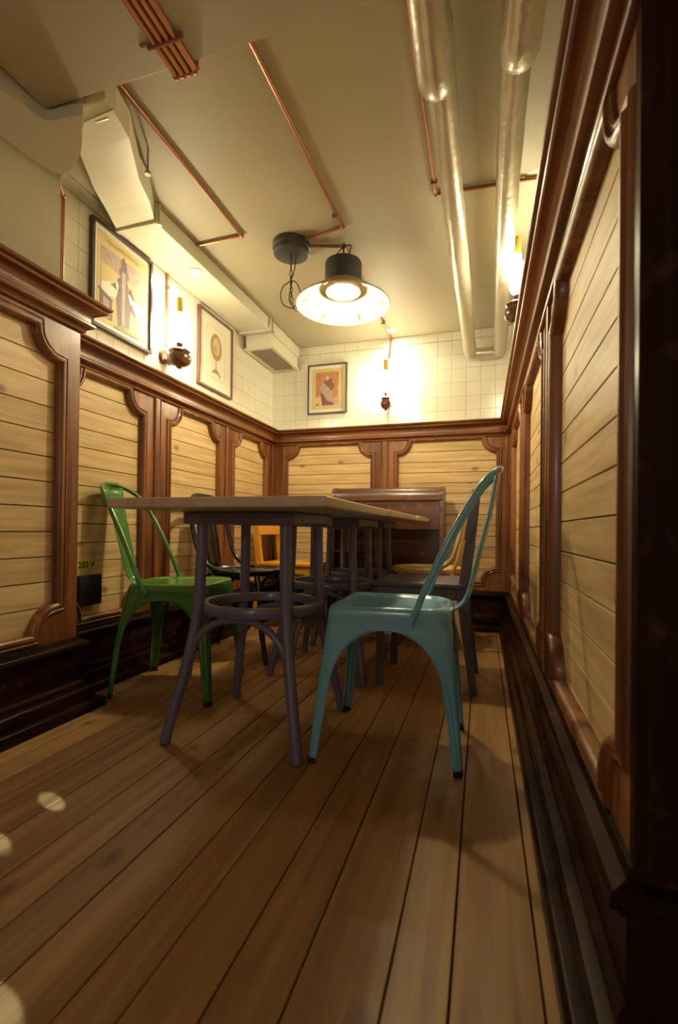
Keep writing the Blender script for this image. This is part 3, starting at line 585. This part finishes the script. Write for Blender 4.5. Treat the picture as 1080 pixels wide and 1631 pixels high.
# ---------------------------------------------------------------- pressed steel chairs
def steel_chair(label, m, loc, rz, fw, rw_):
    """forward = +y. fw / rw_: half spacing of the front and rear feet"""
    t = thing('metal_chair', label, 'chair', loc, rz)
    ZS, ZA = .448, .385
    def half(z):
        k = (ZS-z)/ZS
        return {'fx': .168+(fw-.168)*k**.85, 'fy': .175+(.222-.175)*k**.85, 'bx': .160+(rw_-.160)*k**.85, 'by': .172+(.212-.172)*k**.85}
    def crad(front, z):
        k = max(0, min(1, z/ZS)); return (.014+(.030-.014)*k**2) if front else (.014+(.105-.014)*k**3)
    def corner(front, right, z, s, w):
        """point on the outline at corner; s in [-1,1]: -1 = along x-side, +1 = along y-side; w = (wx, wy) arm lengths"""
        h = half(z); X = h['fx'] if front else h['bx']; Y = h['fy'] if front else h['by']
        r = min(crad(front, z), min(w)*.92)
        wx, wy = w
        if s < -.4: q = (s+1)/.6; dx, dy = wx+(r-wx)*q, 0
        elif s > .4: q = (s-.4)/.6; dx, dy = 0, r+(wy-r)*q
        else:
            a = (s+.4)/.8*pi/2; dx, dy = r-r*sin(a), r-r*cos(a)
        x = X-dx; y = Y-dy
        # slanted sides: follow the line between the front and rear corners
        if dx < 1e-9 and front: x = X+(h['bx']-h['fx'])*dy/(h['fy']+h['by'])
        elif dx < 1e-9: x = X+(h['fx']-h['bx'])*dy/(h['fy']+h['by'])
        return Vector((x if right else -x, y if front else -y, z))
    SS = [-1, -.8, -.6, -.4, -.24, -.12, 0, .12, .24, .4, .6, .8, 1]
    def arms(front, z):
        h = half(z); X = h['fx'] if front else h['bx']; full = (X, (h['fy']+h['by'])/2)
        if z >= ZA: return full
        q = z/ZA; base = (.026+.018*q)
        f = 0 if q < .55 else 1-sqrt(max(0, 1-((q-.55)/.45)**2.6))
        return (base+(full[0]-base)*f, base+(full[1]-base)*f)
    for front in (True, False):
        for right in (True, False):
            bm = bmesh.new(); rows = []
            zs = [0.012]+[.03+i*.0355 for i in range(9)]+[.325, .345, .36, .372, .380, .384, ZA]
            for z in zs:
                row = []
                for s in SS:
                    p = corner(front, right, z, s, arms(front, z))
                    if .06 < z < .34 and abs(s) in (.24, .6):   # pressed ribs
                        c = Vector((0, 0, p.z)); p = p-(p-c).normalized()*.0035
                    row.append(bm.verts.new(p))
                rows.append(row)
            for a, b in zip(rows, rows[1:]):
                for i in range(len(SS)-1): bm.faces.new((a[i], a[i+1], b[i+1], b[i]))
            o = finish('leg', bm, m, t, 50)
            sd = o.modifiers.new('solid', 'SOLIDIFY'); sd.thickness = .003; sd.offset = -1
            bm = bmesh.new(); P = [corner(front, right, .0, s, (.026, .026)) for s in (-1, -.4, -.2, 0, .2, .4, 1)]
            c = sum(P, Vector())/7; ct = c+(c-P[3])*.5
            ringb = [Vector((p.x, p.y, 0)) for p in P]+[Vector((ct.x, ct.y, 0))]
            va = [bm.verts.new(p) for p in ringb]; vb = [bm.verts.new(p+Vector((0, 0, .016))) for p in ringb]
            for i in range(8): bm.faces.new((va[i], va[(i+1) % 8], vb[(i+1) % 8], vb[i]))
            bm.faces.new(va[::-1]); bm.faces.new(vb); finish('rubber_foot', bm, M['rubber'], o, 0)
    # seat: apron, rolled edge and dished top
    bm = bmesh.new(); order = [(True, True), (False, True), (False, False), (True, False)]
    def loop(z, inset=0.0, zz=None):
        pts = []
        for j, (f, r_) in enumerate(order):
            ss = SS[:-1] if (j % 2 == 0) else SS[::-1][:-1]
            for s in ss: pts.append(corner(f, r_, z, s, arms(f, max(z, ZA))))
        out = []
        for p in pts:
            q = Vector((p.x, p.y, 0)); L_ = q.length; q = q*(1-inset/L_) if L_ else q; out.append(Vector((q.x, q.y, z if zz is None else zz)))
        return out
    rows = [loop(ZA), loop(.41), loop(.418, -.0025), loop(.436, -.0025), loop(.444, -.0005), loop(ZS, .003), loop(ZS, .010, ZS+.002), loop(ZS, .018, ZS), loop(ZS, .026, ZS-.005), loop(ZS, .06, ZS-.007), loop(ZS, .11, ZS-.009)]
    V = [[bm.verts.new(p) for p in row] for row in rows]; n = len(V[0])
    for a, b in zip(V, V[1:]):
        for i in range(n): bm.faces.new((a[i], a[(i+1) % n], b[(i+1) % n], b[i]))
    bm.faces.new(V[-1]); o = finish('seat', bm, m, t, 40)
    # cross brace under the seat
    bm = bmesh.new(); box(bm, (-.15, -.012, .372), (.15, .012, .380), .002); box(bm, (-.012, -.15, .3725), (.012, .15, .3795), .002); finish('cross_brace', bm, m, t)
    # hoop back
    L_ = [(-.176, -.062, .405), (-.178, -.085, .455), (-.176, -.115, .53), (-.170, -.165, .64), (-.160, -.212, .73), (-.138, -.262, .81), (-.09, -.298, .845), (-.04, -.308, .856), (0, -.31, .858)]
    pts = cat(L_+[(-x, y, z) for x, y, z in L_[-2::-1]], 5)
    bm = bmesh.new(); tube(bm, pts, .0095, 12); finish('back_hoop', bm, m, t)
    for sx in (-1, 1):
        bm = bmesh.new(); tube(bm, [(sx*.166, -.064, .411), (sx*.185, -.064, .411)], .011, 12); finish('rivet', bm, m, t)
    # splat
    bm = bmesh.new(); path = cat([(0, -.172, .425), (0, -.205, .448), (0, -.222, .48), (0, -.235, .53), (0, -.256, .617), (0, -.283, .73), (0, -.304, .848)], 4); rows = []
    for i, p in enumerate(path):
        k = i/(len(path)-1); w_ = .036+.024*k; d = .007
        rows.append([bm.verts.new(p+Vector((x*w_, -dd, 0))) for x, dd in ((-1, -.004), (-.8, 0), (-.62, d*.6), (-.45, d), (0, d*1.1), (.45, d), (.62, d*.6), (.8, 0), (1, -.004))])
    for a, b in zip(rows, rows[1:]):
        for i in range(8): bm.faces.new((a[i], a[i+1], b[i+1], b[i]))
    o = finish('splat', bm, m, t, 50); sd = o.modifiers.new('solid', 'SOLIDIFY'); sd.thickness = .003
    return t
steel_chair('teal-blue pressed metal chair with hoop back, right of the nearest table', M['blue'], (-.262, 1.488, 0), radians(90+1.5), .212, .170)
steel_chair('green pressed metal chair with hoop back, left of the nearest table', M['green'], (-1.235, 1.725, 0), radians(-90+11.6), .224, .188)

# ---------------------------------------------------------------- bentwood chairs
def bentwood(label, m, loc, rz, panel=True, top=.86):
    t = thing('bentwood_chair', label, 'chair', loc, rz)
    bm = bmesh.new(); lathe(bm, [(0, .452), (.150, .452), (.165, .455), (.172, .463), (.190, .465), (.200, .458), (.202, .446), (.198, .434), (.188, .430), (0, .430)], 40); finish('seat', bm, m, t)
    for sx in (-1, 1):
        bm = bmesh.new(); tube(bm, cat([(sx*.135, .125, .435), (sx*.145, .145, .33), (sx*.160, .165, .15), (sx*.185, .20, .003)], 5), [.016]*6+[.014]*6+[.012]*4, 12); finish('leg', bm, m, t)
        bm = bmesh.new(); tube(bm, cat([(sx*.130, -.150, .435), (sx*.140, -.165, .32), (sx*.155, -.195, .15), (sx*.175, -.245, .003)], 5), [.016]*6+[.014]*6+[.012]*4, 12); finish('leg', bm, m, t)
        bm = bmesh.new(); tube(bm, cat([(sx*.145, .140, .34), (sx*.140, .10, .39), (sx*.13, .05, .415), (sx*.13, -.05, .415), (sx*.138, -.12, .39), (sx*.142, -.165, .34)], 4), .008, 8); finish('side_brace', bm, m, t)
    bm = bmesh.new(); tube(bm, cat([(-.148, .150, .33), (-.11, .14, .385), (0, .13, .412), (.11, .14, .385), (.148, .150, .33)], 5), .008, 8); finish('front_brace', bm, m, t)
    L_ = [(-.165, -.02, .452), (-.182, -.09, .468), (-.192, -.155, .52), (-.196, -.19, .62), (-.190, -.215, .73), (-.160, -.238, top-.045), (-.10, -.25, top-.006), (0, -.254, top)]
    bm = bmesh.new(); tube(bm, cat(L_+[(-x, y, z) for x, y, z in L_[-2::-1]], 5), .0125, 12); finish('back_hoop', bm, m, t)
    I_ = [(-.105, -.155, .445), (-.118, -.185, .52), (-.122, -.205, .62), (-.112, -.225, .73), (-.07, -.24, top-.075), (0, -.245, top-.06)]
    if panel:
        bm = bmesh.new(); rows = []
        for k in range(9):
            q = k/8; z = .445+(top-.03-.445)*q; w_ = .055+.03*sin(q*pi); y = -.165-.08*q**.7
            rows.append([bm.verts.new((x*w_, y-.006*(1-x*x), z)) for x in (-1, -.5, 0, .5, 1)])
        for a, b in zip(rows, rows[1:]):
            for i in range(4): bm.faces.new((a[i], a[i+1], b[i+1], b[i]))
        o = finish('back_panel', bm, m, t); sd = o.modifiers.new('s', 'SOLIDIFY'); sd.thickness = .007
    else:
        bm = bmesh.new(); tube(bm, cat(I_+[(-x, y, z) for x, y, z in I_[-2::-1]], 5), .010, 10); finish('inner_hoop', bm, m, t)
    return t
bentwood('black lacquered bentwood chair behind the green metal chair', M['blackw'], (-1.225, 2.285, 0), radians(-90+4), True, .85)
bentwood('cream bentwood chair with round seat near the dark cabinet', M['cream'], (-.315, 2.80, 0), radians(90), False, .85)

def plain_chair(label, m, loc, rz, top=.82):
    t = thing('wooden_chair', label, 'chair', loc, rz)
    bm = bmesh.new(); box(bm, (-.20, -.19, .432), (.20, .195, .452), .006, 2); finish('seat', bm, m, t)
    for a, b in (((-.19, .150, .385), (.19, .172, .4315)), ((-.19, -.175, .385), (.19, -.155, .4315)), ((-.19, -.155, .385), (-.168, .15, .4315)), ((.168, -.155, .385), (.19, .15, .4315))):
        bm = bmesh.new(); box(bm, a, b, .002); finish('apron', bm, m, t)
    for sx in (-1, 1):
        bm = bmesh.new(); x = sx*.172
        for (y0, y1, z0, z1, hw0, hw1) in ((.165, .158, .0, .43, .015, .019),):
            v = [bm.verts.new((x+a*hw0, y0+b*hw0, z0)) for a, b in ((-1, -1), (1, -1), (1, 1), (-1, 1))]+[bm.verts.new((x+a*hw1, y1+b*hw1, z1)) for a, b in ((-1, -1), (1, -1), (1, 1), (-1, 1))]
            for i in range(4): bm.faces.new((v[i], v[(i+1) % 4], v[4+(i+1) % 4], v[4+i]))
            bm.faces.new(v[:4][::-1]); bm.faces.new(v[4:])
        finish('leg', bm, m, t, 0)
        bm = bmesh.new(); pr = [(-.243, 0), (-.213, 0), (-.170, .30), (-.165, .45), (-.185, .60), (-.222, top), (-.245, top), (-.222, .60), (-.204, .45), (-.206, .30)]
        prism(bm, pr, lambda u, v, s: Vector((s, u, v)), x-.016, x+.016); finish('back_post', bm, m, t, 0)
    bm = bmesh.new(); pr = [(-.184, .635), (-.178, .635), (-.216, top-.005), (-.224, top-.005)]
    pr = [(-.197, .635), (-.184, .635), (-.214, top-.004), (-.228, top-.004)]
    prism(bm, pr, lambda u, v, s: Vector((s, u, v)), -.19, .19); finish('back_panel', bm, m, t, 0)
    return t
plain_chair('orange-yellow painted wooden chair with panel back by the left wall', M['yellow'], (-1.225, 3.0, 0), radians(-90))
plain_chair('dark grey-violet wooden chair with panel back, behind the blue metal chair', M['greyp'], (-.258, 2.185, 0), radians(90), .845)

# ---------------------------------------------------------------- dark cabinet
t = thing('cabinet', 'dark varnished wooden cabinet with rolled top against the back wall', 'cabinet', (-.625, 3.16, 0)); A = attach(t)
X0, X1, Y0, Y1, ZT = -1.0, -.245, 3.085, 3.285, .962
prof = [(Y1, .05), (Y1, ZT), (Y0+.075, ZT)]+[(Y0+.075-.075*sin(radians(a)), ZT-.075+.075*cos(radians(a))) for a in range(10, 91, 10)]+[(Y0, ZT-.09), (Y0+.006, ZT-.095), (Y0+.006, .05)]
for a, b, nm in ((X0, X0+.022, 'side_panel'), (X1-.022, X1, 'side_panel')):
    bm = bmesh.new(); pp = [(u-(.006 if u < Y1-.01 else 0), v+(.004 if v > .5 else 0)) for u, v in prof]; prism(bm, pp, lambda u, v, s: Vector((s, u, v)), a, b); A(nm, bm, M['cab_x'], smooth=30)
bm = bmesh.new(); pr = prof[1:11]+[(Y0, ZT-.088), (Y0+.012, ZT-.10), (Y1, ZT-.10)]; prism(bm, pr, lambda u, v, s: Vector((s, u, v)), X0+.0225, X1-.0225); A('rolled_top', bm, M['cab_x'], smooth=30)
bm = bmesh.new(); box(bm, (X0+.0225, Y0+.008, .68), (X1-.0225, Y0+.026, ZT-.102), .002); A('front_panel', bm, M['cab_x'])
bm = bmesh.new(); box(bm, (X0+.0225, Y0+.07, .05), (X1-.0225, Y0+.085, .679)); A('recessed_panel', bm, M['cab_x'])
bm = bmesh.new(); box(bm, (X0+.0225, Y0+.008, .52), (X0+.28, Y0+.07, .535), .002); box(bm, (X0+.0225, Y0+.008, .30), (X1-.0225, Y0+.07, .34), .002); A('rail', bm, M['cab_x'])
for k in range(12):
    bm = bmesh.new(); z = .36+k*.0125; box(bm, (X0+.04, Y0+.05, z), (X0+.26, Y0+.066, z+.005)); box(bm, (X0+.34, Y0+.05, z), (X1-.05, Y0+.066, z+.005)); A('grille_slat', bm, M['cab_x'], smooth=0)
for x in (X0+.03, X1-.03):
    for y in (Y0+.03, Y1-.03):
        bm = bmesh.new(); box(bm, (x-.02, y-.02, 0), (x+.02, y+.02, .052), .003); A('foot', bm, M['cab_x'])
